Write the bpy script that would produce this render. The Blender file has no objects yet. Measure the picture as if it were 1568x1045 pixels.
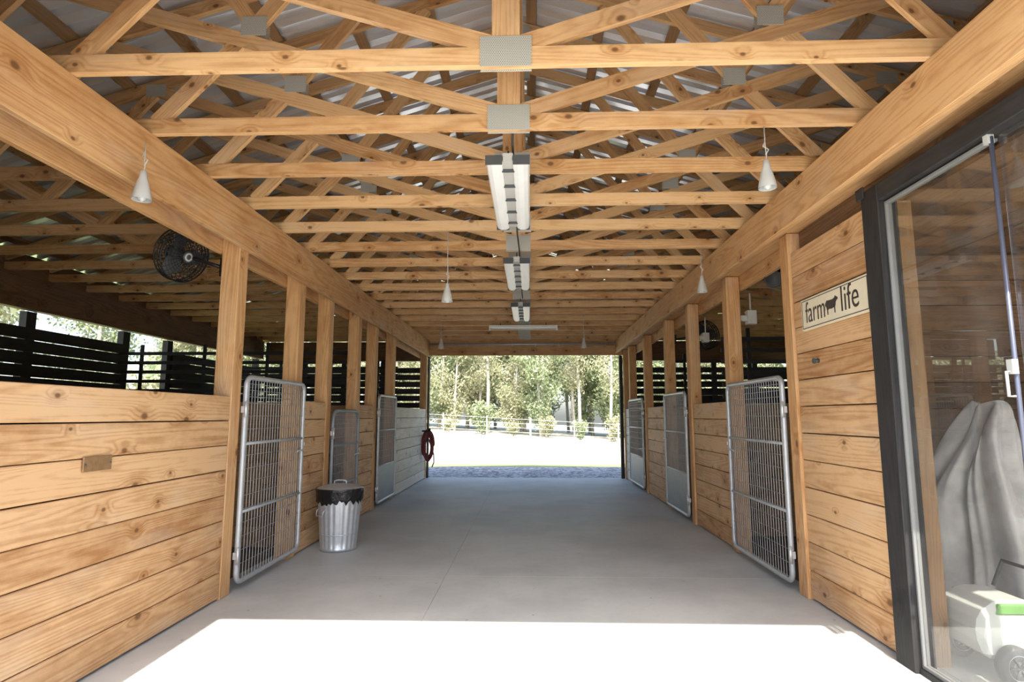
import bpy, math, random
from mathutils import Vector, Matrix, Euler
random.seed(7)
S = bpy.context.scene
try:
    S.view_settings.view_transform = 'Standard'
    S.view_settings.look = 'None'
    S.view_settings.exposure = 1.02
except Exception as e:
    print(e)

# ------------------------------------------------------------ mesh builder
class MB:
    def __init__(s):
        s.v=[]; s.f=[]; s.uv=[]; s.t=[]; s.m=[]; s.sm=[]
    def face(s, idx, uv=None, tone=0.5, mat=0, smooth=False):
        s.f.append(tuple(idx))
        s.uv.extend(uv if uv else [(0,0)]*len(idx))
        s.t.append(tone); s.m.append(mat); s.sm.append(smooth)
    def box(self, c, d, mat=0, R=None, tone=None, axis=None):
        s=self
        if tone is None: tone=random.random()
        c=Vector(c); h=[x/2 for x in d]
        if axis is None: axis=max(range(3), key=lambda i:d[i])
        ru=random.uniform(0,50); rv=random.uniform(0,50)
        b=len(s.v)
        L=[Vector((sx*h[0],sy*h[1],sz*h[2])) for sx in (-1,1) for sy in (-1,1) for sz in (-1,1)]
        for p in L: s.v.append(tuple(c+(R@p if R else p)))
        F=[(0,1,3,2),(4,6,7,5),(0,4,5,1),(2,3,7,6),(0,2,6,4),(1,5,7,3)]
        N=[0,0,1,1,2,2]
        for f,n in zip(F,N):
            if n==axis:
                a,o=[i for i in range(3) if i!=n]
                uv=[(ru+L[i][a]*.3, rv+L[i][o]) for i in f]
            else:
                o=[i for i in range(3) if i!=n and i!=axis][0]
                uv=[(ru+L[i][axis], rv+L[i][o]+n*3.3) for i in f]
            s.face([b+i for i in f], uv, tone, mat)
    def bx(s,x0,x1,y0,y1,z0,z1,mat=0,**k):
        s.box(((x0+x1)/2,(y0+y1)/2,(z0+z1)/2),(abs(x1-x0),abs(y1-y0),abs(z1-z0)),mat,**k)
    def beam(s,p0,p1,w,h,side=Vector((0,1,0)),mat=0,tone=None):
        p0=Vector(p0);p1=Vector(p1); d=p1-p0; L=d.length; X=d.normalized()
        Y=(side-X*side.dot(X)).normalized(); Z=X.cross(Y)
        R=Matrix((X,Y,Z)).transposed()
        s.box((p0+p1)/2,(L,w,h),mat,R=R,tone=tone,axis=0)
    def tube(s,path,r,n=8,closed=False,mat=0,smooth=True,cap=True,tone=.5):
        P=[Vector(p) for p in path]; m=len(P)
        rr=r if isinstance(r,(list,tuple)) else [r]*m
        T=[]
        for i in range(m):
            if closed: t=P[(i+1)%m]-P[i-1]
            else: t=P[min(i+1,m-1)]-P[max(i-1,0)]
            T.append(t.normalized())
        a=Vector((0,0,1)) if abs(T[0].z)<.9 else Vector((1,0,0))
        U=(a-T[0]*a.dot(T[0])).normalized()
        b=len(s.v)
        for i in range(m):
            U=(U-T[i]*U.dot(T[i])).normalized(); V=T[i].cross(U)
            for k in range(n):
                an=2*math.pi*k/n
                s.v.append(tuple(P[i]+(U*math.cos(an)+V*math.sin(an))*rr[i]))
        for i in range(m if closed else m-1):
            j=(i+1)%m
            for k in range(n):
                k2=(k+1)%n
                s.face([b+i*n+k,b+i*n+k2,b+j*n+k2,b+j*n+k],[(0,0),(0,.1),(.1,.1),(.1,0)],tone,mat,smooth)
        if cap and not closed:
            s.face([b+k for k in reversed(range(n))],None,tone,mat)
            s.face([b+(m-1)*n+k for k in range(n)],None,tone,mat)
    def lathe(s,prof,c=(0,0,0),n=32,mat=0,M=None,rad=None,smooth=True):
        c=Vector(c); b=len(s.v); m=len(prof)
        for i,(r,z) in enumerate(prof):
            for k in range(n):
                an=2*math.pi*k/n
                q=r+(rad(an,i) if rad else 0)
                p=Vector((q*math.cos(an),q*math.sin(an),z))
                if M: p=M@p
                s.v.append(tuple(c+p))
        for i in range(m-1):
            for k in range(n):
                k2=(k+1)%n
                s.face([b+i*n+k,b+i*n+k2,b+(i+1)*n+k2,b+(i+1)*n+k],None,.5,mat,smooth)
    def obj(s,name,mats,parent=None,bevel=0,loc=None):
        me=bpy.data.meshes.new(name)
        me.from_pydata(s.v,[],s.f)
        uvl=me.uv_layers.new(name='UVMap')
        flat=[c for u in s.uv for c in u]
        uvl.data.foreach_set('uv',flat)
        at=me.attributes.new('tone','FLOAT','FACE'); at.data.foreach_set('value',s.t)
        for m in mats: me.materials.append(m)
        me.polygons.foreach_set('material_index',s.m)
        me.polygons.foreach_set('use_smooth',s.sm)
        me.update()
        o=bpy.data.objects.new(name,me); S.collection.objects.link(o)
        if parent: o.parent=parent
        if loc: o.location=loc
        if bevel:
            md=o.modifiers.new('bev','BEVEL'); md.width=bevel; md.segments=1; md.limit_method='ANGLE'
        return o
def empty(name,loc=(0,0,0)):
    e=bpy.data.objects.new(name,None); S.collection.objects.link(e); e.location=loc; e.empty_display_size=.2
    return e

# ------------------------------------------------------------ materials
def newmat(name):
    m=bpy.data.materials.new(name); m.use_nodes=True
    nt=m.node_tree; nt.nodes.clear()
    out=nt.nodes.new('ShaderNodeOutputMaterial'); p=nt.nodes.new('ShaderNodeBsdfPrincipled')
    nt.links.new(p.outputs[0],out.inputs[0])
    return m,nt,p,out
class NB:
    def __init__(s,nt): s.nt=nt
    def n(s,t,**k):
        o=s.nt.nodes.new(t)
        for a,b in k.items(): setattr(o,a,b)
        return o
    def l(s,a,b): s.nt.links.new(a,b)
    def math(s,op,a,b=None,c=None,clamp=False):
        o=s.n('ShaderNodeMath',operation=op); o.use_clamp=clamp
        for i,x in enumerate((a,b,c)):
            if x is None: continue
            if isinstance(x,(int,float)): o.inputs[i].default_value=x
            else: s.l(x,o.inputs[i])
        return o.outputs[0]
    def mix(s,f,a,b,mode='MIX'):
        o=s.n('ShaderNodeMix',data_type='RGBA',blend_type=mode)
        for i,x in ((0,f),(6,a),(7,b)):
            if isinstance(x,(int,float)): o.inputs[i].default_value=x
            elif isinstance(x,tuple): o.inputs[i].default_value=(*x,1)
            else: s.l(x,o.inputs[i])
        return o.outputs[2]
    def ss(s,x,a,b,lo=0,hi=1):
        o=s.n('ShaderNodeMapRange',interpolation_type='SMOOTHSTEP')
        s.l(x,o.inputs[0]); o.inputs[1].default_value=a;o.inputs[2].default_value=b
        o.inputs[3].default_value=lo;o.inputs[4].default_value=hi
        return o.outputs[0]
    def comb(s,x,y,z=0):
        o=s.n('ShaderNodeCombineXYZ')
        for i,q in enumerate((x,y,z)):
            if isinstance(q,(int,float)): o.inputs[i].default_value=q
            else: s.l(q,o.inputs[i])
        return o.outputs[0]
    def noise(s,vec,scale=1,detail=2,rough=.5):
        o=s.n('ShaderNodeTexNoise'); s.l(vec,o.inputs['Vector'])
        o.inputs['Scale'].default_value=scale;o.inputs['Detail'].default_value=detail;o.inputs['Roughness'].default_value=rough
        return o.outputs[0]

def wood(name,light,dark,knot=(.15,.065,.025),rough=.6,var=.45,grain=.32,kn=.5,ks=1.0,mot=1.7,grey=.3):
    m,nt,p,out=newmat(name); B=NB(nt)
    uv=B.n('ShaderNodeUVMap'); uv.uv_map='UVMap'
    sp=B.n('ShaderNodeSeparateXYZ'); B.l(uv.outputs[0],sp.inputs[0])
    u,v=sp.outputs[0],sp.outputs[1]
    at=B.n('ShaderNodeAttribute'); at.attribute_name='tone'; tone=at.outputs['Fac']
    kv=B.comb(B.math('MULTIPLY',u,2.6*ks),B.math('MULTIPLY',v,3.8*ks),0)
    vo=B.n('ShaderNodeTexVoronoi',voronoi_dimensions='2D'); B.l(kv,vo.inputs['Vector']); vo.inputs['Scale'].default_value=1
    d=vo.outputs['Distance']
    cs=B.n('ShaderNodeSeparateColor'); B.l(vo.outputs['Color'],cs.inputs[0])
    has=B.math('GREATER_THAN',cs.outputs[0],kn)
    kr=B.math('MULTIPLY_ADD',cs.outputs[1],.05,.03)
    dk=B.math('DIVIDE',d,kr)
    kmask=B.math('MULTIPLY',B.ss(dk,.5,1.4,1,0),has)
    halo=B.math('MULTIPLY',B.ss(dk,1.0,5.5,1,0),has)
    n1=B.noise(B.comb(B.math('MULTIPLY',u,.33),B.math('MULTIPLY',v,5.5),B.math('MULTIPLY',tone,9)),1,1.5,.4)
    ph=B.math('ADD',B.math('MULTIPLY',n1,130),B.math('MULTIPLY',halo,9))
    ring=B.math('MULTIPLY_ADD',B.math('SINE',ph),.5,.5)
    ring=B.math('POWER',ring,2.0)
    n2=B.noise(B.comb(B.math('MULTIPLY',u,4),B.math('MULTIPLY',v,130),0),1,4,.65)
    n3=B.noise(B.comb(B.math('MULTIPLY',u,1.8),B.math('MULTIPLY',v,5),B.math('MULTIPLY',tone,5)),1,5,.7)
    n4=B.noise(B.comb(B.math('MULTIPLY',u,9),B.math('MULTIPLY',v,14),0),1,4,.7)
    n5=B.noise(B.comb(B.math('MULTIPLY',u,1.1),B.math('MULTIPLY',v,3),B.math('MULTIPLY',tone,17)),1,3,.6)
    f=B.math('MULTIPLY',ring,grain)
    f=B.math('ADD',f,B.math('MULTIPLY_ADD',n2,.9,-.42))
    f=B.math('ADD',f,B.math('MULTIPLY_ADD',n3,mot,-mot*.45))
    f=B.math('ADD',f,B.math('MULTIPLY_ADD',n4,.6,-.3))
    f=B.math('ADD',f,B.math('MULTIPLY_ADD',tone,var,-var*.4))
    f=B.math('ADD',f,B.math('MULTIPLY',halo,.4),clamp=True)
    col=B.mix(f,light,dark)
    g=(light[0]*.92,light[0]*.74,light[0]*.56)
    col=B.mix(B.ss(n5,.5,.75,0,grey),col,g)
    col=B.mix(B.math('MULTIPLY',kmask,.88),col,knot)
    B.l(col,p.inputs['Base Color']); p.inputs['Roughness'].default_value=rough
    p.inputs['Specular IOR Level'].default_value=.3
    bp=B.n('ShaderNodeBump'); bp.inputs['Strength'].default_value=.15; bp.inputs['Distance'].default_value=.004
    B.l(n2,bp.inputs['Height']); B.l(bp.outputs[0],p.inputs['Normal'])
    return m
def plain(name,col,rough=.5,metal=0,nscale=0,namt=.2,bump=0,spec=.5):
    m,nt,p,out=newmat(name); B=NB(nt)
    tc=B.n('ShaderNodeTexCoord')
    n=B.noise(tc.outputs['Object'],nscale or 6,4,.6)
    dk=tuple(c*.6 for c in col)
    B.l(B.mix(B.ss(n,.3,.75,0,min(1,namt*2.5)),col,dk),p.inputs['Base Color'])
    p.inputs['Roughness'].default_value=rough; p.inputs['Metallic'].default_value=metal
    p.inputs['Specular IOR Level'].default_value=spec
    if bump:
        bp=B.n('ShaderNodeBump'); bp.inputs['Strength'].default_value=bump; bp.inputs['Distance'].default_value=.01
        B.l(n,bp.inputs['Height']); B.l(bp.outputs[0],p.inputs['Normal'])
    return m

W_WALL=wood('pine_wall',(.66,.41,.21),(.37,.175,.065),kn=.4,var=.7,grain=.4)
W_PALE=wood('pale_pine',(.66,.62,.54),(.48,.41,.32),kn=.6,grey=.0)  # paler boards for the wall segments nearest the far doorway
W_TRUSS=wood('pine_truss',(.73,.46,.225),(.45,.22,.08),grain=.35,kn=.3,ks=1.25,var=.6)
W_BEAM=wood('pine_beam',(.66,.39,.18),(.43,.20,.07),grain=.45,kn=.7,var=.25)
W_OLD=wood('stained_wood',(.20,.11,.055),(.09,.045,.022),grain=.5)
W_STALL=wood('stall_wood',(.40,.24,.12),(.22,.12,.05))
W_BLACK=wood('black_board',(.035,.033,.032),(.015,.014,.014),knot=(.01,.01,.01),grey=0)
GALV=plain('galvanized_steel',(.62,.65,.68),.38,.55,18,.12)
GATE=plain('gate_steel',(.50,.52,.54),.42,.4,12,.15)
WIRE=plain('gate_wire',(.40,.41,.42),.45,.4,12,.15)
SHEET=plain('gate_sheet',(.26,.29,.32),.5,.3,8,.15)
WHITE=plain('white_enamel',(.86,.86,.84),.35,0,8,.05)
LAMPG=plain('lamp_shade_enamel',(.60,.60,.58),.35,.1,8,.1)
BOXG=plain('grey_box',(.50,.49,.46),.5,0,8,.1)
SASH=plain('grey_sash',(.22,.22,.21),.5,0,8,.1)
BLACKM=plain('black_metal',(.018,.018,.02),.45,.2,10,.1)
DARK=plain('dark_grey',(.08,.085,.09),.5,.2,10,.1)
BAG=plain('black_plastic_bag',(.012,.012,.013),.25,0,30,.2,bump=.8)
CORD=plain('cord',(.03,.03,.03),.6)
RED=plain('red_hose',(.18,.025,.03),.4,0,10,.1)
CREAM=plain('sign_board',(.78,.69,.51),.6,0,20,.06)
INK=plain('sign_ink',(.05,.04,.035),.6)
BRASS=plain('plaque_metal',(.36,.21,.10),.4,.3,30,.3)
TOYW=plain('toy_plastic',(.62,.64,.58),.4,0,5,.1)
GREENP=plain('green_plastic',(.20,.42,.12),.4)
CLOTH=plain('grey_cloth',(.74,.71,.66),.9,0,4,.8)
BLUEP=plain('blue_grey_paint',(.12,.13,.18),.4,.3)

def plate_mat():
    m,nt,p,out=newmat('punched_plate'); B=NB(nt)
    tc=B.n('ShaderNodeTexCoord'); sp=B.n('ShaderNodeSeparateXYZ'); B.l(tc.outputs['Object'],sp.inputs[0])
    a=B.math('SINE',B.math('MULTIPLY',sp.outputs[0],2*math.pi/.0085))
    b=B.math('SINE',B.math('MULTIPLY',sp.outputs[2],2*math.pi/.016))
    f=B.ss(B.math('MULTIPLY',a,b),.3,.55)
    B.l(B.mix(f,(.56,.56,.50),(.12,.11,.09)),p.inputs['Base Color'])
    p.inputs['Roughness'].default_value=.45; p.inputs['Metallic'].default_value=.2
    return m
PLATE=plate_mat()
def roof_mat():
    m,nt,p,out=newmat('galvalume_roof'); B=NB(nt)
    tc=B.n('ShaderNodeTexCoord')
    n=B.noise(tc.outputs['Object'],3,4,.6)
    B.l(B.mix(n,(.92,.95,.97),(.78,.82,.86)),p.inputs['Base Color'])
    p.inputs['Metallic'].default_value=.55;p.inputs['Roughness'].default_value=.2
    return m
ROOF=roof_mat()
def concrete():
    m,nt,p,out=newmat('concrete'); B=NB(nt)
    tc=B.n('ShaderNodeTexCoord'); o=tc.outputs['Object']
    n=B.noise(o,.9,6,.62); n2=B.noise(o,14,5,.7); n3=B.noise(o,140,2,.5)
    c=B.mix(B.ss(n,.35,.68),(.53,.545,.52),(.42,.435,.42))
    c=B.mix(B.ss(n2,.5,.8,0,.35),c,(.31,.325,.32))
    c=B.mix(B.ss(n3,.6,.8,0,.3),c,(.25,.25,.25))
    sp=B.n('ShaderNodeTexVoronoi',voronoi_dimensions='2D'); B.l(o,sp.inputs['Vector']); sp.inputs['Scale'].default_value=1.3
    c=B.mix(B.ss(sp.outputs['Distance'],.008,.016,.6,0),c,(.16,.15,.13))
    B.l(c,p.inputs['Base Color']); p.inputs['Roughness'].default_value=.55
    p.inputs['Specular IOR Level'].default_value=.4
    bp=B.n('ShaderNodeBump'); bp.inputs['Strength'].default_value=.12; bp.inputs['Distance'].default_value=.005
    B.l(n3,bp.inputs['Height']); B.l(bp.outputs[0],p.inputs['Normal'])
    return m
CONC=concrete()
def ground_mat():
    m,nt,p,out=newmat('ground_field'); B=NB(nt)
    tc=B.n('ShaderNodeTexCoord'); o=tc.outputs['Object']
    sp=B.n('ShaderNodeSeparateXYZ'); B.l(o,sp.inputs[0])
    n=B.noise(o,1.3,6,.7); n2=B.noise(o,9,4,.7)
    pale=B.mix(B.ss(n,.4,.7),(.52,.49,.41),(.34,.35,.25))
    grass=B.mix(n2,(.17,.23,.10),(.29,.33,.17))
    y=B.math('ADD',sp.outputs[1],B.math('MULTIPLY_ADD',n2,.9,-.45))
    far=B.ss(y,16.8,17.8)
    behind=B.ss(sp.outputs[1],1.0,1.2,1,0)
    k=B.math('MAXIMUM',far,behind)
    B.l(B.mix(k,grass,pale),p.inputs['Base Color']); p.inputs['Roughness'].default_value=.9
    p.inputs['Specular IOR Level'].default_value=.1
    return m
GROUND=ground_mat()
def gravel_mat():
    m,nt,p,out=newmat('gravel'); B=NB(nt)
    tc=B.n('ShaderNodeTexCoord')
    vo=B.n('ShaderNodeTexVoronoi'); B.l(tc.outputs['Object'],vo.inputs['Vector']); vo.inputs['Scale'].default_value=14
    cs=B.n('ShaderNodeSeparateColor'); B.l(vo.outputs['Color'],cs.inputs[0])
    B.l(B.mix(cs.outputs[0],(.07,.08,.10),(.50,.52,.54)),p.inputs['Base Color']); p.inputs['Roughness'].default_value=.85
    bp=B.n('ShaderNodeBump'); bp.inputs['Strength'].default_value=.8; bp.inputs['Distance'].default_value=.03
    B.l(vo.outputs['Distance'],bp.inputs['Height']); B.l(bp.outputs[0],p.inputs['Normal'])
    return m
GRAVEL=gravel_mat()
DIRT=plain('stall_dirt',(.16,.12,.08),.95,0,3,.4)
def glass_mat():
    m,nt,p,out=newmat('dusty_glass'); B=NB(nt)
    nt.nodes.remove(p)
    tr=B.n('ShaderNodeBsdfTransparent'); tr.inputs[0].default_value=(.93,.93,.92,1)
    gl=B.n('ShaderNodeBsdfGlossy'); gl.inputs['Roughness'].default_value=.01
    df=B.n('ShaderNodeBsdfDiffuse'); df.inputs[0].default_value=(.6,.58,.55,1)
    ge=B.n('ShaderNodeNewGeometry')
    dt=B.n('ShaderNodeVectorMath',operation='DOT_PRODUCT'); B.l(ge.outputs['Normal'],dt.inputs[0]); B.l(ge.outputs['Incoming'],dt.inputs[1])
    c=B.math('SUBTRACT',1.0,B.math('ABSOLUTE',dt.outputs['Value']),clamp=True)
    F=B.math('MULTIPLY_ADD',B.math('POWER',c,5.0),.90,.10,clamp=True)
    m1=B.n('ShaderNodeMixShader'); B.l(F,m1.inputs[0]); B.l(tr.outputs[0],m1.inputs[1]); B.l(gl.outputs[0],m1.inputs[2])
    tc=B.n('ShaderNodeTexCoord'); n=B.noise(tc.outputs['Object'],3,5,.7)
    m2=B.n('ShaderNodeMixShader'); B.l(B.ss(n,.4,.8,.01,.07),m2.inputs[0]); B.l(m1.outputs[0],m2.inputs[1]); B.l(df.outputs[0],m2.inputs[2])
    B.l(m2.outputs[0],out.inputs[0])
    return m
GLASS=glass_mat()
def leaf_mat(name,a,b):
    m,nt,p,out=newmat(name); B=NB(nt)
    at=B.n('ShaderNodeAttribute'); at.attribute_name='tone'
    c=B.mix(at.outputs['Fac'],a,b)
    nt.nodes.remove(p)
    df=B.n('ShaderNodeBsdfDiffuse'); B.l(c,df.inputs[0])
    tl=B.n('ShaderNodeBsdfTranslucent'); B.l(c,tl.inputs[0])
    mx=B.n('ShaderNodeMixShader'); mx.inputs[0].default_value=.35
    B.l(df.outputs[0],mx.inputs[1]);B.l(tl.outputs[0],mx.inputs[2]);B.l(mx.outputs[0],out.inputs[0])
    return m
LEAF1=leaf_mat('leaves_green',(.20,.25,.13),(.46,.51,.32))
LEAF2=leaf_mat('leaves_autumn',(.29,.31,.18),(.56,.54,.37))
BARK=plain('bark',(.60,.56,.51),.9,0,12,.3)

# ------------------------------------------------------------ constants
XL=-2.22; XR=2.0; CX=-.11; HALF=5.82
YF=1.93; YB=12.62; ZB=2.92
SL=.31; RZ=ZB+.089+HALF*SL

# ------------------------------------------------------------ ground
def gh(x,y):
    t=max(0,min(1,(y-17)/17)); t=t*t*(3-2*t)
    return -.06+t*(-.055*max(-14,min(14,x)))
mb=MB(); nx,ny=44,60; x0,x1,y0,y1=-75,75,-40,110
for j in range(ny+1):
    for i in range(nx+1):
        x=x0+(x1-x0)*i/nx; y=y0+(y1-y0)*j/ny
        mb.v.append((x,y,gh(x,y)))
for j in range(ny):
    for i in range(nx):
        a=j*(nx+1)+i; mb.face([a,a+1,a+nx+2,a+nx+1],None,.5,0,True)
mb.obj('ground_field',[GROUND])
mb=MB(); mb.bx(-3.2,2.9,YB+.17,15.6,-.09,-.015)
mb.obj('gravel_path',[GRAVEL])

mb=MB()
ys=[1.9,5.0,8.1,11.2,12.78]
for a,b in zip(ys[:-1],ys[1:]):
    mb.bx(-2.42,-.7015,a+.0015,b-.0015,-.10,0); mb.bx(-.6985,2.12,a+.0015,b-.0015,-.10,0)
mb.bx(-2.42,2.12,1.9,12.78,-.102,-.004)
mb.obj('floor',[CONC])
mb=MB(); 
for a in (-8,-4.7,-1.4):
    mb.bx(-5,-.003,a,a+3.29,-.10,-.005); mb.bx(.003,5,a,a+3.29,-.10,-.005)
mb.obj('concrete_apron',[CONC])
mb=MB(); mb.bx(-6.0,-2.425,1.95,12.6,-.09,-.01); mb.bx(2.125,5.7,4.52,12.6,-.09,-.01)
mb.obj('floor_stall',[DIRT])
mb=MB(); mb.bx(2.125,5.7,1.95,4.515,-.10,0); mb.obj('floor_tack_room',[CONC])

# ------------------------------------------------------------ board walls
def boards(mb,ax,fix,th,a0,a1,z0,z1,bh=.178,gap=.006,mat=0):
    n=max(1,round((z1-z0)/bh)); h=(z1-z0)/n
    for i in range(n):
        za=z0+i*h; zb=za+h-gap
        o=random.uniform(-.0015,.0015); r1=random.uniform(-.0015,.0015)
        if ax=='y': mb.bx(fix+o,fix+th+o,a0,a1,za,zb+r1,mat,axis=1)
        else: mb.bx(a0,a1,fix+o,fix+th+o,za,zb+r1,mat,axis=0)
WH=1.45
LP=(4.45,5.65,6.50,7.61,8.46,9.60,12.62)
RP=(4.60,6.03,7.49,8.74,10.35,11.89,12.62)
L_SEG=[(1.96,4.305),(5.655,6.355),(7.615,8.315),(9.605,12.475)]
mb=MB()
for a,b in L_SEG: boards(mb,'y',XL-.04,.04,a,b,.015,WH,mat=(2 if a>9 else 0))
for a,b in L_SEG: mb.bx(XL-.052,XL-.043,a,b,.015,WH-.01,1)
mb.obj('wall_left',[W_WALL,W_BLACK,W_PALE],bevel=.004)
R_SEG=[(6.035,7.345),(8.745,10.205),(11.895,12.475)]
mb=MB()
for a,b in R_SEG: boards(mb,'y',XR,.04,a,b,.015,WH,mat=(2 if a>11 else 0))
boards(mb,'y',XR,.04,3.42,4.455,.015,2.54,.195)
mb.bx(XR+.043,XR+.05,3.42,4.455,.015,2.5,1)
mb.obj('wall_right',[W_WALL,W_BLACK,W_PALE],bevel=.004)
def post(x0,x1,y1,top=2.6,name='timber_post'):
    m=MB(); m.bx(x0,x1,y1-.14,y1,.0,top,axis=2); m.obj(name,[W_BEAM],bevel=.004)
for y in LP: post(XL-.135,XL+.004,y,2.70)
for y in RP: post(XR-.02,XR+.115,y,2.70)
mb=MB()
mb.bx(XL+.006,XL+.045,YF,YB-.03,2.575,ZB-.002,axis=1); mb.bx(XL-.18,XL-.137,YF,YB-.03,2.54,2.83,axis=1)
mb.bx(XL-.13,XL-.0,YF,YB-.03,2.705,2.74,axis=1)
mb.obj('header_beam',[W_BEAM],bevel=.003)
mb=MB()
mb.bx(1.82,1.86,YF,YB-.03,2.64,ZB-.002,axis=1); mb.bx(1.865,1.90,YF,YB-.03,2.655,ZB-.004,axis=1)
mb.bx(1.905,2.11,YF,YB-.03,2.705,2.75,axis=1)
mb.bx(2.12,2.16,YF,YB-.03,2.56,2.90,axis=1)
mb.obj('header_beam',[W_BEAM],bevel=.003)
for sgn,name in ((-1,'wall_outer_left'),(1,'wall_outer_right')):
    xo=CX+sgn*(HALF-.05)
    xa=xo if sgn<0 else xo-.04
    mb=MB()
    boards(mb,'y',xa,.04,YF+.05,YB-.03,.0,WH,.2)
    mb.bx(xa-.03,xa+.07,YF+.02,YB-.03,2.53,ZB-.003,2,axis=1)
    mb.bx(xa+.0,xa+.035,YF+.02,YB-.03,ZB+.0,ZB+.24,2,axis=1)
    for y in (2.0,4.4,6.6,8.25,9.3,11.0,12.4): mb.bx(xa-.09,xa-.001,y,y+.14,0,2.52,1,axis=2) if sgn<0 else mb.bx(xa+.041,xa+.09,y,y+.14,0,2.52,1,axis=2)
    z=WH+.015
    while z<2.30:
        for a,b in ((YF+.05,8.25),(9.42,YB-.04)):
            if sgn>0 and a<4: b=8.25; a=4.5
            mb.bx(xa,xa+.03,a,b,z,z+.135,1,axis=1)
        z+=.145
    if sgn>0:
        boards(mb,'y',xa,.04,YF+.05,2.3,WH,2.52,.2); boards(mb,'y',xa,.04,4.1,4.5,WH,2.52,.2)  # gap between these boards is an added opening, to light the tack room
    mb.obj(name,[W_OLD,W_BLACK,W_OLD])
def divider(y,xa,xb,bars):
    mb=MB()
    boards(mb,'x',y,.04,xa,xb,.0,WH,.2)
    if bars:
        z=1.50
        while z<2.25:
            mb.bx(xa,xb,y+.005,y+.03,z,z+.045,1,axis=0); z+=.13
        k=0
        while xa+.3+k*.9<xb:
            x=xa+.3+k*.9; mb.bx(x,x+.04,y+.031,y+.06,WH-.2,2.3,1,axis=2); k+=1
    mb.obj('stall_divider',[W_STALL,W_BLACK])
for y,b in ((6.0,False),(8.05,True),(10.6,True)): divider(y,-5.80,XL-.19,b)
for y,b in ((6.7,True),(9.5,True)): divider(y,XR+.17,5.58,b)
mb=MB()
for a,b in ((-5.78,XL-.15),(XR+.13,5.56)):
    boards(mb,'x',YB-.0,.04,a,b,.0,WH,.2,mat=2)
    z=WH+.02
    while z<2.35: mb.bx(a,b,YB+.002,YB+.03,z,z+.115,1,axis=0); z+=.15
    mb.bx(a,b,YB,YB+.08,2.48,2.9,2,axis=0)
    for k in range(1,4):
        x=a+(b-a)*k/4; mb.bx(x,x+.1,YB-.07,YB-.002,0,2.5,1,axis=2)
def gable(mb,y):
    z=ZB
    while z<RZ+.04:
        w_=max(.2,(RZ-.03-z)/SL)
        mb.bx(CX-w_,CX+w_,y,y+.03,z,min(z+.189,RZ+.14),0,axis=0)
        z+=.19
gable(mb,YB+.04)
mb.bx(XL-.13,XR+.1,YB-.0,YB+.05,2.60,2.915,3,axis=0)
mb.obj('wall_back',[W_TRUSS,W_BLACK,W_OLD,W_BEAM])
mb=MB(); mb.bx(XL+.006,XL+.04,YB+.005,YB+.12,-.0,2.59,0,axis=2); mb.bx(1.91,XR-.025,YB+.0,YB+.12,0,2.59,0,axis=2)
mb.obj('trim_doorway',[W_BLACK])
mb=MB(); mb.tube([(XL+.06,YB-.1,2.83),(1.8,YB-.1,2.83)],.022,8)
for x in (-1.9,-1.4,-.9,-.4,.1,.6,1.1,1.6): mb.bx(x,x+.03,YB-.1,YB-.001,2.80,2.86)
mb.obj('sliding_door_track',[GALV])
mb=MB()
gable(mb,YF-.05)
boards(mb,'x',YF-.05,.03,-5.95,-2.01,0,ZB,.19)
boards(mb,'x',YF-.05,.03,2.05,2.25,0,ZB,.19); boards(mb,'x',YF-.05,.03,5.2,5.72,0,ZB,.19)
boards(mb,'x',YF-.05,.03,2.26,5.19,2.5,ZB,.19)
mb.obj('wall_front',[W_WALL])
mb=MB()
mb.bx(2.26,5.19,YF-.05,YF-.02,2.42,2.49); mb.bx(2.26,5.19,YF-.05,YF-.02,0,.06)
for x in (2.26,3.70,5.13): mb.bx(x,x+.06,YF-.05,YF-.02,.061,2.419)
mb.bx(2.321,3.699,YF-.04,YF-.036,.06,2.42,1); mb.bx(3.761,5.129,YF-.04,YF-.036,.06,2.42,1)
mb.obj('added_window',[W_BLACK,GLASS])  # tack-room window added out of view, to let sun into the room

# ------------------------------------------------------------ roof
def topz(x): return RZ-abs(x)*SL
def make_truss():
    tm=MB()
    w,h=.040,.089
    P=lambda x,z:(x,0,z)
    tm.beam(P(-HALF,ZB+h/2),P(HALF,ZB+h/2),w,h)
    for s_ in (-1,1):
        tm.beam(P(0,RZ+h/2),P(s_*(HALF+.45),topz(HALF+.45)+h/2),w-.001-.001*s_,h)
    tm.beam(P(0,ZB+h),P(0,RZ),.0385,.13)
    cnt=[0]
    def web(xa,za,xb,zb):
        cnt[0]+=1
        tm.beam(P(xa,za),P(xb,zb),.0372-.0009*cnt[0],h)
    bt=ZB+h*.8
    for s_ in (-1,1):
        web(s_*.06,bt+.03,s_*2.9,topz(2.9))
        web(s_*1.50,3.58,s_*.72,topz(.72))
        web(s_*1.50,3.58,s_*1.95,topz(1.95))
        web(s_*1.50,3.58,s_*2.05,bt)
        web(s_*2.9,topz(2.9),s_*3.75,bt)
        web(s_*3.75,bt,s_*4.5,topz(4.5))
    def pl(x,z,a,b):
        for yy in (-.0225,.0225): tm.box((x,yy,z),(a,.003,b),1,axis=0)
    pl(0,ZB+.065,.24,.15); pl(0,RZ-.03,.24,.15)
    for s_ in (-1,1):
        pl(s_*1.50,3.58,.15,.12); pl(s_*2.9,topz(2.9),.16,.1)
    return tm
for k in range(18):
    o=make_truss().obj('roof_truss',[W_TRUSS,PLATE])
    o.location=(CX+random.uniform(-.01,.01),YF+.02+.61*k,0)
mb=MB()
for x in (-2.95,2.75):
    mb.bx(x,x+.089,YF+.03,YB-.05,ZB+.092,ZB+.13,axis=1)
mb.obj('truss_bracing',[W_TRUSS])
mb=MB()
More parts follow.
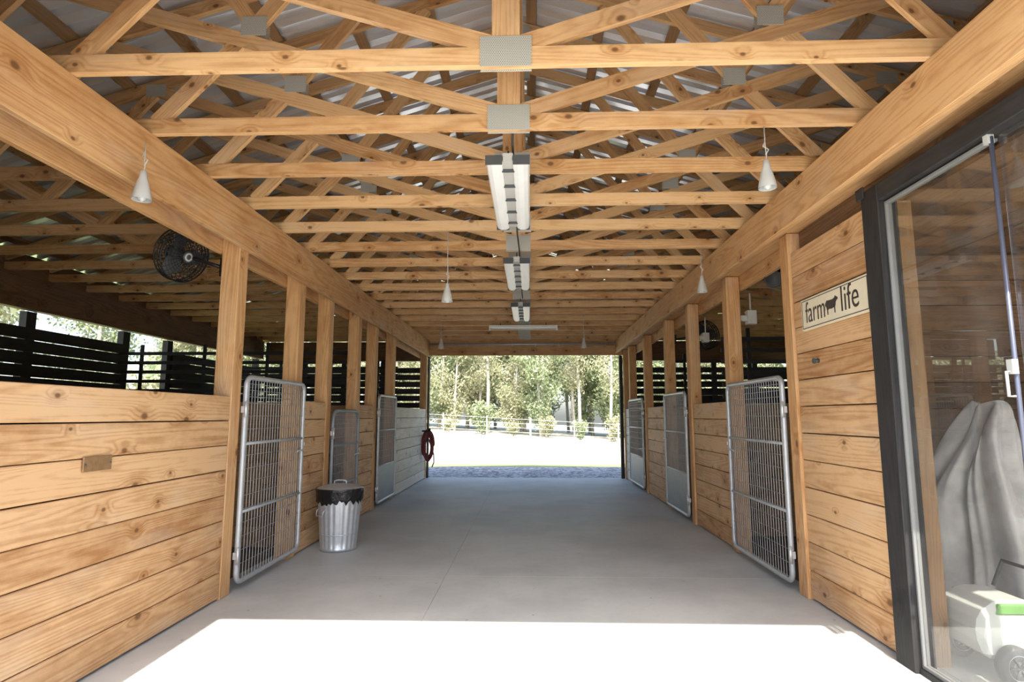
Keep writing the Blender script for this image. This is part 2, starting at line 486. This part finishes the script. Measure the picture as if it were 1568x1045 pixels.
for s_ in (-1,1):
    for k in range(11):
        x=.10+k*.60
        R=Matrix.Rotation(math.atan(SL)*s_,3,'Y')
        nrm=R@Vector((0,0,1))
        c=Vector((CX+s_*x,(1.6+12.95)/2,topz(x)))+nrm*(.089+.026)
        mb.box(c,(.089,12.95-1.6,.038),0,R=R,axis=1)
mb.obj('roof_purlin',[W_STALL])
mb=MB()
per=.1524; prof=[(0,0),(.030,.0),(.055,.040),(.085,.040),(.110,0)]
yy=1.5; pts=[]
while yy<13.1:
    for a,b in prof: pts.append((yy+a,b))
    yy+=per
for s_ in (-1,1):
    nrm=Vector((s_*SL,0,1)).normalized()
    b=len(mb.v); cols=6
    for (y,dz) in pts:
        for c in range(cols+1):
            x=(HALF+.55)*c/cols
            p=Vector((CX+s_*x,y,topz(x)))+nrm*(.089+.048+dz)
            mb.v.append(tuple(p))
    for i in range(len(pts)-1):
        for c in range(cols):
            a=b+i*(cols+1)+c; mb.face([a,a+1,a+cols+2,a+cols+1],None,.5,0)
mb.bx(CX-.16,CX+.16,1.5,13.1,RZ+.165,RZ+.19)
mb.obj('roof',[ROOF])

# ------------------------------------------------------------ gates
def rrect(y0,y1,z0,z1,r,x,n=5):
    pts=[]
    def arc(cy,cz,a0,a1):
        for i in range(n+1):
            a=math.radians(a0+(a1-a0)*i/n); pts.append((x,cy+r*math.cos(a),cz+r*math.sin(a)))
    arc(y1-r,z1-r,0,90); arc(y0+r,z1-r,90,180); arc(y0+r,z0+r,180,270); arc(y1-r,z0+r,270,360)
    return pts
def gate(x,y0,y1,z0=.07,z1=1.6,panel=False,rails=(1/3,2/3),corner=.07,mat=GATE,side=1):
    e=empty('stall_gate',(x,(y0+y1)/2,0))
    L=(y1-y0)/2-.02
    m=MB(); m.tube(rrect(-L,L,z0,z1,corner,0),.02,10,closed=True)
    for f in rails:
        z=z0+(z1-z0)*f; m.tube([(0,-L,z),(0,L,z)],.013,8)
    m.obj('frame',[mat],parent=e)
    m=MB()
    n=int(2*L/.05)
    zb=z0+(z1-z0)*rails[0] if panel else z0
    for i in range(1,n):
        y=-L+2*L*i/n; m.tube([(0,y,zb),(0,y,z1)],.0034,5,cap=False)
    z=z1-.05; k=0
    while z>zb+.03:
        m.tube([(0.004*side,-L,z),(0.004*side,L,z)],.0022,5,cap=False); z-=(.05 if k<3 else .1); k+=1
    m.obj('wire_mesh',[WIRE],parent=e)
    if panel:
        m=MB(); m.bx(-.004,.004,-L,L,z0,zb); m.obj('sheet_panel',[SHEET],parent=e)
    m=MB()
    for z in (z0+.2,z1-.25):
        m.bx(-.015,.015,-L-.035,-L-.01,z-.025,z+.025); m.tube([(side*.02,-L-.03,z-.06),(side*.02,-L-.03,z+.06)],.013,8)
    m.bx(-.012,.012,L+.01,L+.05,z0+(z1-z0)*.62,z0+(z1-z0)*.62+.03)
    m.tube([(side*.012,L-.16,z1*.6),(side*.03,L-.16,z1*.6+.02),(side*.03,L-.02,z1*.6+.02)],.007,6)
    m.obj('hinges_and_latch',[GALV],parent=e)
    return e
gate(XL+.03,4.46,5.66)
gate(XL+.03,6.50,7.50,.07,1.36,rails=(.35,.7),corner=.13,mat=SHEET)
gate(XL+.03,8.47,9.58,panel=True)
gate(XR-.045,4.62,5.93,side=-1)
gate(XR-.045,7.50,8.70,panel=True,side=-1)
gate(XR-.045,10.36,11.78,panel=True,side=-1)

# ------------------------------------------------------------ trash can
e=empty('trash_can',(-1.90,5.95,0)); e.scale=(.9,.9,.93)
m=MB()
prof=[(.0,.012),(.185,.012),(.195,.0),(.195,.03)]+[(.19+.045*t/8,.04+.52*t/8) for t in range(0,9)]+[(.24,.60),(.243,.61),(.236,.62)]
m.lathe(prof,n=96,rad=lambda an,i:(.0045*math.cos(an*22) if 4<=i<=11 else 0))
m.tube([(.20*math.cos(a),.20*math.sin(a),.17) for a in [2*math.pi*k/40 for k in range(40)]],.007,6,closed=True)
m.obj('body',[GALV],parent=e)
m=MB(); 
m.lathe([(.252,.60),(.256,.61),(.256,.635),(.235,.645),(.20,.655),(.12,.672),(.0,.68)],n=48)
m.tube([(-.07,0,.672),(-.065,0,.705),(-.03,0,.715),(.03,0,.715),(.065,0,.705),(.07,0,.672)],.008,8)
m.obj('lid',[GALV],parent=e)
m=MB(); rr=[random.uniform(-1,1) for _ in range(64)]
def jig(an,i):
    k=int(an/(2*math.pi)*64+.5)%64
    return .008*rr[(k*(i+1))%64]*(1 if i<5 else .3)
m.lathe([(.236,.50),(.246,.52),(.25,.545),(.25,.57),(.255,.59),(.262,.615),(.258,.64)],n=64,rad=jig)
for k in range(64):
    x,y,z=m.v[k]; m.v[k]=(x,y,z+.035*rr[(k*7)%64]); x,y,z=m.v[64+k]; m.v[64+k]=(x,y,z+.02*rr[(k*7)%64])
m.obj('bin_liner',[BAG],parent=e)
m=MB()
for s_ in (-1,1):
    c=math.cos(math.radians(235 if s_<0 else 55)); s2=math.sin(math.radians(235 if s_<0 else 55))
    t=Vector((-s2,c,0)); o=Vector((c,s2,0))
    pth=[o*.222+t*-.06+Vector((0,0,.44)),o*.25+t*-.06+Vector((0,0,.42)),o*.262+t*-.05+Vector((0,0,.37)),o*.262+t*.05+Vector((0,0,.37)),o*.25+t*.06+Vector((0,0,.42)),o*.222+t*.06+Vector((0,0,.44))]
    m.tube(pth,.006,8)
m.obj('handles',[GALV],parent=e)

# ------------------------------------------------------------ hose
e=empty('garden_hose',(XL+.125,12.15,.98)); e.rotation_euler=(0,0,math.radians(-50))
m=MB(); pth=[]
N=14
for k in range(N*28):
    a=2*math.pi*k/28; t=k/28
    ry=.10+.03*math.sin(t*2.3); rz=.27+.05*math.sin(t*1.7)
    pth.append((-.04+.028*((t*1.618)%1)*2.2, ry*math.sin(a)+.015*math.sin(t*5), -.28+rz*math.cos(a)+.02*math.sin(t*3)))
pth+= [(.0,.13,-.45),(-.01,.15,-.62),(-.02,.11,-.72)]
m.tube(pth,.0125,7); m.obj('coil',[RED],parent=e)
m=MB(); m.bx(-.06,.04,-.12,.03,.0,.03); m.bx(.025,.04,-.03,.03,0,.07); m.obj('hook',[BLACKM],parent=e)

# ------------------------------------------------------------ plaque, sign
m=MB(); m.box((XL+.008,2.99,1.06),(.01,.20,.075)); 
for a in (-.088,.088): m.tube([(XL+.012,2.99+a,1.06),(XL+.0165,2.99+a,1.06)],.006,8,mat=1)
m.obj('wall_plaque',[BRASS,DARK],bevel=.002)

e=empty('farm_life_sign',(XR-.003,3.85,2.02))
m=MB(); m.box((-.012,0,0),(.02,.86,.225)); m.obj('board',[CREAM],parent=e,bevel=.002)
m=MB(); hw,hh,t=.415,.098,.005
for z in (-hh,hh): m.box((-.0225,0,z),(.002,2*hw,t))
for y in (-hw,hw): m.box((-.0225,y,0),(.002,t,2*hh+t))
m.obj('border',[INK],parent=e)
RM=Matrix(((0,0,-1),(-1,0,0),(0,1,0)))
def text(s,y,size,sx):
    cu=bpy.data.curves.new('txt','FONT'); cu.body=s; cu.size=size; cu.extrude=.001; cu.align_x='CENTER'; cu.offset=-.001
    o=bpy.data.objects.new('txt',cu); S.collection.objects.link(o)
    dg=bpy.context.evaluated_depsgraph_get(); me=bpy.data.meshes.new_from_object(o.evaluated_get(dg))
    bpy.data.objects.remove(o)
    me.materials.clear(); me.materials.append(INK)
    ob=bpy.data.objects.new('lettering_'+s,me); S.collection.objects.link(ob); ob.parent=e
    ob.matrix_local=Matrix.Translation((-.0235,y,-.062))@RM.to_4x4()@Matrix.Diagonal((sx,1,1,1))
text('farm',.225,.215,.72); text('life',-.215,.235,.80)
cow=[(-.075,.03),(-.06,.043),(-.03,.04),(.02,.038),(.045,.045),(.055,.058),(.066,.050),(.088,.040),(.09,.028),(.072,.022),(.062,.012),(.058,-.005),(.05,-.015),(.05,-.055),(.038,-.055),(.036,-.018),(0,-.022),(-.03,-.018),(-.045,-.025),(-.045,-.055),(-.058,-.055),(-.062,-.02),(-.07,.0),(-.08,.01),(-.083,-.02),(-.087,-.02),(-.084,.02)]
m=MB()
for x,z in cow: m.v.append((-.0235,-x*.95+.005,z))
m.face(list(range(len(cow)))); m.obj('cow_silhouette',[INK],parent=e)
m=MB(); m.tube([(XR-.03,4.12,1.68),(XR-.002,4.12,1.68)],.014,12); m.tube([(XR-.04,4.12,1.68),(XR-.03,4.12,1.68)],.02,12); m.obj('wall_knob',[DARK])

# ------------------------------------------------------------ strip lights
def striplight(y0,y1,z=2.80,x=-.13):
    L=(y1-y0)/2
    e=empty('fluorescent_light_fixture',(x,(y0+y1)/2,z))
    m=MB()
    m.bx(-.032,.032,-L,L,.0,.05,1)
    for s_ in (-1,1):
        prof=[(.028,.012),(.034,-.012),(.060,-.024),(.095,-.024),(.122,-.010),(.132,.016),(.10,.034),(.03,.034)]
        b=len(m.v); n=len(prof)
        for yy in (-L,L):
            for (a,zz) in prof: m.v.append((s_*a,yy,zz))
        m.face([b+i for i in range(n)]); m.face([b+n+i for i in reversed(range(n))])
        for i in range(n):
            j=(i+1)%n; m.face([b+i,b+n+i,b+n+j,b+j])
    m.obj('housing_and_diffusers',[WHITE,BOXG],parent=e)
    m=MB()
    for yy in (-L-.012,L):
        for s_ in (-1,1): m.bx(s_*.082-.05,s_*.082+.05,yy,yy+.012,-.022,.034)
    for k in range(0,5):
        yy=-L+.12+(2*L-.24)*k/4; m.bx(-.042,.042,yy-.012,yy+.012,-.014,-.001)
    m.obj('end_caps_and_clips',[DARK],parent=e)
    m=MB()
    for yy in (-L+.12,L-.12):
        m.tube([(0,yy,.05),(0,yy,ZB-z+.0)],.005,6)
    m.obj('hangers',[CORD],parent=e)
    return e
striplight(3.32,4.54); striplight(5.60,6.82); striplight(7.90,9.12)
e=empty('fluorescent_light_fixture',(-.12,10.2,2.84)); m=MB()
m.bx(-.6,.6,-.03,.03,.0,.04); m.tube([(-.58,0,-.02),(.58,0,-.02)],.016,10)
for s_ in (-1,1): m.bx(s_*.59-.012,s_*.59+.012,-.025,.025,-.04,0)
m.obj('batten',[WHITE],parent=e)
m=MB()
for s_ in (-1,1): m.tube([(s_*.4,0,.04),(s_*.4,0,.08)],.006,6)
m.obj('hangers',[CORD],parent=e)
m=MB()
m.tube([(-.1,3.14,3.35),(-.1,3.2,3.05),(-.095,3.26,2.98),(-.1,3.30,2.90),(-.1,4.4,2.905),(-.11,5.0,2.90),(-.1,5.6,2.90),(-.11,6.7,2.905),(-.1,7.9,2.90)],.007,6)
m.obj('electrical_cable',[CORD])

# ------------------------------------------------------------ hanging lamps
def hlamp(x,y,z,top):
    e=empty('hanging_heat_lamp',(x,y,z)); m=MB(); k_=.88
    m.lathe([(.056*k_,-.075),(.052*k_,-.05),(.042*k_,-.01),(.030*k_,.03),(.020,.05),(.018,.085),(.0,.09)],n=24)
    m.lathe([(.054*k_,-.075),(.049*k_,-.048),(.036*k_,-.01),(.0,.02)],n=24)
    m.obj('shade',[LAMPG],parent=e)
    m=MB(); m.lathe([(.0,-.085),(.02,-.075),(.028,-.05),(.02,-.015),(.01,.0)],n=16); m.obj('bulb',[LAMPG],parent=e)
    m=MB(); m.tube([(0,0,.088),(.004,0,.11),(0,0,(top-z)*.6),(0,0,top-z)],.0035,6)
    if top-z>.2: m.tube([(0,0,.12),(.018,0,.15),(-.012,0,.17),(0,0,.2)],.004,6)
    m.obj('cord',[BOXG],parent=e)
hlamp(-2.09,2.98,2.53,2.78); hlamp(1.32,3.17,2.63,2.925); hlamp(-.72,5.0,2.36,2.925) ; hlamp(1.66,5.61,2.56,2.925)
hlamp(-1.42,9.27,2.44,2.925); hlamp(.85,9.27,2.44,2.925)
# ------------------------------------------------------------ fans
def fan(loc,nrm,R=.235,anchor=None):
    e=empty('barn_fan',loc); n=Vector(nrm).normalized(); q=n.to_track_quat('Z','Y').to_matrix()
    T=lambda p:tuple(q@Vector(p))
    m=MB()
    def ring(r,z,t=.003):
        m.tube([T((r*math.cos(2*math.pi*k/40),r*math.sin(2*math.pi*k/40),z)) for k in range(40)],t,5,closed=True)
    for z in (.065,-.065):
        for r in (.06,.085,.11,.135,.16,.185,.215): ring(r*R/.235,z,.0026)
    ring(R,.035,.006); ring(R,-.035,.006); ring(R,0,.004)
    for k in range(30):
        a=2*math.pi*k/30; c,s_=math.cos(a),math.sin(a)
        m.tube([T((.05*c,.05*s_,.07)),T((.9*R*c,.9*R*s_,.065)),T((R*c,R*s_,.035)),T((R*c,R*s_,-.035)),T((.9*R*c,.9*R*s_,-.065)),T((.05*c,.05*s_,-.07))],.0026,5)
    m.obj('cage',[BLACKM],parent=e)
    m=MB(); M=q
    m.lathe([(0,-.13),(.055,-.13),(.06,-.11),(.06,-.03),(.05,-.02),(.03,.0),(.03,.03),(0,.035)],n=24,M=M)
    m.lathe([(0,.069),(.045,.069),(.045,.076),(0,.078)],n=20,M=M,mat=0)
    m.lathe([(.020,.0785),(.034,.0785),(.034,.079),(.020,.079)],n=20,M=M,mat=1)
    m.obj('motor',[DARK,BOXG],parent=e)
    m=MB()
    for k in range(3):
        a0=2*math.pi*k/3; b=len(m.v)
        for i in range(6):
            r=.035+(R-.05)*i/5; wd=.05+.065*math.sin(math.pi*min(1,.25+i/6))
            for s_ in (-1,-.3,.4,1):
                an=a0+s_*wd/r*.7 if r>.07 else a0+s_*.45
                m.v.append(T((r*math.cos(an),r*math.sin(an),.018*s_)))
        for i in range(5):
            for j in range(3):
                a=b+i*4+j; m.face([a,a+1,a+5,a+4],None,.5,0,True)
    m.obj('blades',[DARK],parent=e)
    if anchor:
        m=MB(); av=Vector(anchor)-Vector(loc)
        m.tube([T((0,0,-.12)),T((0,0,-.17)),tuple(av*.75+Vector((0,-.02,.0))),tuple(av)],.014,8); m.box(av,(.03,.06,.14))
        m.obj('bracket',[BLACKM],parent=e)
fan((-2.70,4.36,2.54),(.86,-.28,-.30),.205,(-2.375,4.38,2.44))
fan((2.45,8.2,2.42),(-.85,-.5,-.3),.20,(2.135,8.67,2.42))
e=empty('flood_light',(2.24,5.35,2.56)); m=MB()
m.lathe([(.0,-.10),(.03,-.10),(.045,-.06),(.05,.0),(.075,.05),(.08,.065),(.07,.06),(0,.05)],n=24,M=Vector((-.4,-.8,-.35)).to_track_quat('Z','Y').to_matrix())
m.obj('head',[BLACKM],parent=e)
m=MB(); m.tube([(0,0,0),(.0,.03,.06),(0,.03,.075)],.012,8); m.bx(-.078,.05,-.03,.09,.05,.075); m.obj('bracket',[BLACKM],parent=e)
m=MB(); m.bx(2.19,2.28,5.90,5.99,2.22,2.36); m.tube([(2.235,5.945,2.36),(2.235,5.945,2.54)],.009,8); m.bx(2.117,2.19,5.92,5.97,2.25,2.31); m.obj('junction_box',[BOXG],bevel=.006)
m=MB(); m.bx(2.17,2.25,7.38,7.46,2.22,2.34); m.tube([(2.21,7.41,2.34),(2.21,7.41,2.54)],.008,8);m.bx(2.117,2.18,7.38,7.44,2.25,2.30); m.obj('junction_box',[BOXG],bevel=.006)

# ------------------------------------------------------------ tack-room door (right)
e=empty('glass_sliding_door',(XR,2.8,0))
def B_(m,x0,x1,y0,y1,z0,z1,mat=0,**k): m.bx(x0-XR,x1-XR,y0-2.8,y1-2.8,z0,z1,mat,**k)
m=MB()
B_(m,1.95,2.06,3.235,3.395,0,2.60,axis=2); B_(m,1.952,2.06,1.96,3.234,2.50,2.598,axis=1); B_(m,1.97,2.05,1.96,3.235,0,.03)
B_(m,1.94,1.949,3.35,3.43,2.56,2.63)
m.obj('black_frame',[W_BLACK],parent=e,bevel=.004)
m=MB()
B_(m,1.985,2.02,3.222,3.232,.03,2.49); B_(m,1.985,2.02,2.47,3.222,2.478,2.49); B_(m,1.985,2.02,2.47,3.222,.03,.045)
m.obj('sash',[SASH],parent=e)
m=MB(); m.tube([(-.02,2.455-2.8,.03),(-.02,2.455-2.8,2.49)],.009,10)
m.obj('edge_pole',[BLUEP],parent=e)
m=MB(); m.bx(-.045,-.02,-.36,-.33,1.47,1.53); m.tube([(-.02,-.34,1.48),(-.055,-.34,1.48),(-.055,-.34,1.38),(-.02,-.34,1.38)],.006,8)
m.bx(-.04,-.01,-.35,-.325,2.46,2.51)
m.obj('handle',[BOXG],parent=e)
m=MB(); B_(m,2.0,2.004,2.47,3.22,.045,2.478); B_(m,2.0,2.004,1.97,2.44,.03,2.49)
m.obj('pane',[GLASS],parent=e)
m=MB(); m.bx(XR+.065,XR+.10,1.96,4.44,2.56,2.70,axis=1)
m.obj('trim_over_door',[W_OLD])
m=MB()
boards(m,'x',4.47,.03,XR+.12,5.58,0,2.52,.2)
m.obj('wall_tack_room',[W_OLD])
m=MB()
for k in range(18):
    xx=2.17+k*.19; m.bx(xx,xx+.186,1.96,4.455,2.53,2.55,axis=1)
m.obj('ceiling_tack_room',[W_OLD])
m=MB(); m.bx(2.10,2.19,3.32,3.41,0,2.53,axis=2); m.obj('timber_post',[W_STALL])
e=empty('ride_on_toy_car',(2.545,3.29,0)); e.scale=(1,1,1.08)
def ext(m,prof,y0,y1,mat=0):
    b=len(m.v); n=len(prof)
    for yy in (y0,y1):
        for x,z in prof: m.v.append((x,yy,z))
    m.face([b+i for i in range(n)],None,.5,mat); m.face([b+n+i for i in reversed(range(n))],None,.5,mat)
    for i in range(n):
        j=(i+1)%n; m.face([b+i,b+n+i,b+n+j,b+j],None,.5,mat)
m=MB(); ext(m,[(-.30,.10),(.42,.10),(.44,.26),(.40,.33),(.30,.36),(.26,.34),(.16,.25),(-.0,.25),(-.06,.36),(-.22,.36),(-.32,.30),(-.34,.2)],-.16,.16)
m.obj('body',[TOYW],parent=e,bevel=.025)
m=MB(); ext(m,[(-.25,.30),(-.05,.30),(-.07,.345),(-.23,.345)],-.168,.168); m.obj('trim',[GREENP],parent=e,bevel=.006)
m=MB()
m.tube([(-.04,-.12,.36),(.02,-.12,.48),(.02,.12,.48),(-.04,.12,.36)],.01,8); m.tube([(.10,.06*math.cos(a),.40+.06*math.sin(a)) for a in [k*math.pi/8 for k in range(16)]],.009,6,closed=True); m.tube([(.10,0,.40),(.04,0,.3)],.01,6)
m.obj('steering',[DARK],parent=e)
m=MB()
Mx=Matrix.Rotation(math.pi/2,3,'X')
for wx in (-.2,.28):
    for wy in (-.19,.19):
        m.lathe([(.03,-.03),(.075,-.03),(.088,-.018),(.088,.018),(.075,.03),(.03,.03)],c=(wx,wy,.088),n=28,M=Mx)
        m.lathe([(0,-.026),(.05,-.026),(.055,-.033),(.055,.033),(.05,.026),(0,.026)],c=(wx,wy,.088),n=20,M=Mx,mat=1)
        for k in range(6):
            a=k*math.pi/3; m.tube([(wx,wy-.034,.088),(wx+.05*math.cos(a),wy-.034,.088+.05*math.sin(a))],.006,5,mat=0)
m.obj('wheels',[DARK,GALV],parent=e)
def tarp(x,y,H,R,seed,name='draped_dust_sheet'):
    rs=random.Random(seed); n=110; m=MB(); ph=[rs.uniform(0,6.28) for _ in range(8)]
    rows=26
    for i in range(rows+1):
        t=i/rows
        for k in range(n):
            a=2*math.pi*k/n
            fold=.20*math.sin(2*a+ph[0]+t*2.5)+.15*math.sin(4*a+ph[1]-2*t)+.10*math.sin(9*a+ph[2]+3*t)+.06*math.sin(17*a+ph[3]+5*t)
            r=R*(t**.6)*(.70+fold*min(1,t*2))
            sh=.10*math.sin(7*t+ph[5])
            z=H*(1-t**1.6)+.16*math.sin(2*a+ph[4]+2*t)*t*(1-t)*4+.05*math.sin(6*a+ph[6])*t*(1-t)*4
            m.v.append((r*math.cos(a)+sh*(1-t),r*math.sin(a),max(.004,z)))
    for i in range(rows):
        for k in range(n):
            m.face([i*n+k,i*n+(k+1)%n,(i+1)*n+(k+1)%n,(i+1)*n+k],None,.5,0,True)
    m.obj(name,[CLOTH],loc=(x,y,0))
tarp(2.92,3.99,1.38,.46,3); tarp(3.70,3.98,1.85,.45,11)
m=MB()
for x in (3.35,4.3):
    for y in (2.2,2.5): m.bx(x,x+.025,y,y+.025,0,1.5)
for z in (.3,.75,1.2): m.bx(3.35,4.32,2.2,2.525,z,z+.02)
m.obj('storage_shelf',[BLUEP])

# ------------------------------------------------------------ outside
m=MB()
x=-30
while x<30:
    z=gh(x,34); m.tube([(x,34,z-.1),(x,34,z+1.25)],.05 if int(x)%6==0 else .028,8); x+=2.5
for h_ in (.15,.40,.65,.90,1.15):
    m.tube([(xx,34-.05,gh(xx,34)+h_) for xx in range(-30,31,3)],.006,5)
m.obj('wire_fence',[WHITE])
def tree_mesh(name,H,R,nl,leaf,base=.25):
    m=MB()
    top=Vector((random.uniform(-.6,.6),random.uniform(-.6,.6),H*.92))
    tr=[Vector((0,0,-.2)),top*.3+Vector((.1,0,0)),top*.65,top]
    m.tube(tr,[.17,.13,.08,.02],8,mat=0)
    cl=[]
    nb=16
    for k in range(nb):
        f=base+(1-base)*(k+.5)/nb; a=random.uniform(0,6.28)
        rr=R*math.sin(math.pi*min(1,.18+.78*(1-f)/(1-base)))*random.uniform(.55,1)
        st=top*f*.9; en=st+Vector((rr*math.cos(a),rr*math.sin(a),rr*.35+.4))
        m.tube([st,(st+en)/2+Vector((0,0,.1)),en],[.06,.035,.012],5,mat=0)
        cl.append((en,R*.42)); cl.append(((st+en)/2,R*.4))
    cl.append((top,R*.4))
    for k in range(nl):
        c,r=random.choice(cl)
        d=Vector((random.gauss(0,1),random.gauss(0,1),random.gauss(0,.75)))
        d=d.normalized()*r*random.random()**.45
        p=c+d
        if p.z<.1: continue
        n=Vector((random.gauss(0,1),random.gauss(0,1),random.gauss(.5,1))).normalized()
        u=n.orthogonal().normalized(); w_=n.cross(u); s_=random.uniform(.07,.15)
        b=len(m.v)
        m.v+= [tuple(p-u*s_),tuple(p+w_*s_*.6),tuple(p+u*s_),tuple(p-w_*s_*.6)]
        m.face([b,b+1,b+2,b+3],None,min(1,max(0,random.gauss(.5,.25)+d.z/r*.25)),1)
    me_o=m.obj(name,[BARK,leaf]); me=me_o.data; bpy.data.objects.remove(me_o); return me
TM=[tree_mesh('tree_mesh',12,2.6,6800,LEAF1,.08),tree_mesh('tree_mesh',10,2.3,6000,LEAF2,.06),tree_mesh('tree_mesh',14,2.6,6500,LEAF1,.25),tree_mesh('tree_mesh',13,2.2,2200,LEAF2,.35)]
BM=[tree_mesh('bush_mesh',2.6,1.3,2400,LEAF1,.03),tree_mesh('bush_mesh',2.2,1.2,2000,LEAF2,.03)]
def put(name,me,x,y,s):
    o=bpy.data.objects.new(name,me); S.collection.objects.link(o); o.location=(x,y,gh(x,y)); o.rotation_euler=(0,0,random.uniform(0,6.28)); o.scale=(s,s,s*random.uniform(.9,1.15))
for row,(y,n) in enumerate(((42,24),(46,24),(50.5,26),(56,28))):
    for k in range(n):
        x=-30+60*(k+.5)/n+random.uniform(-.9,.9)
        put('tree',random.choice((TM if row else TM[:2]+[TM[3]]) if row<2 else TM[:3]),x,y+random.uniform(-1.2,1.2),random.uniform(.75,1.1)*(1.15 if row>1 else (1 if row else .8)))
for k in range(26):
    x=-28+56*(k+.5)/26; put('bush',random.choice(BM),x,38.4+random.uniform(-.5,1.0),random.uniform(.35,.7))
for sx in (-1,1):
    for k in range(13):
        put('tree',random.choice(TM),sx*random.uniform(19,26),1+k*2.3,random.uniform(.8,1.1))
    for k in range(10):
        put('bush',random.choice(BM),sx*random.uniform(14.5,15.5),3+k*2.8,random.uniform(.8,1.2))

# ------------------------------------------------------------ light
wd=bpy.data.worlds.new('sky'); S.world=wd; wd.use_nodes=True
nt=wd.node_tree; bg=nt.nodes['Background']
sk=nt.nodes.new('ShaderNodeTexSky'); sk.sky_type='NISHITA'; sk.sun_disc=False
sk.sun_elevation=math.radians(55); sk.sun_rotation=math.pi; sk.dust_density=3
nt.links.new(sk.outputs[0],bg.inputs[0]); bg.inputs[1].default_value=.30
sl=bpy.data.lights.new('sun','SUN'); sl.energy=6.0; sl.angle=math.radians(.53); sl.color=(1,.955,.88)
so=bpy.data.objects.new('sun',sl); S.collection.objects.link(so); so.rotation_euler=(math.radians(35),0,0); so.location=(0,-10,15)

cd=bpy.data.cameras.new('camera'); cd.sensor_width=36; cd.lens=900/1568*36; cd.clip_start=.05; cd.clip_end=400
co=bpy.data.objects.new('camera',cd); S.collection.objects.link(co)
co.location=(0,0,1.3); co.rotation_euler=(math.radians(97.28),0,math.radians(1.78))
S.camera=co
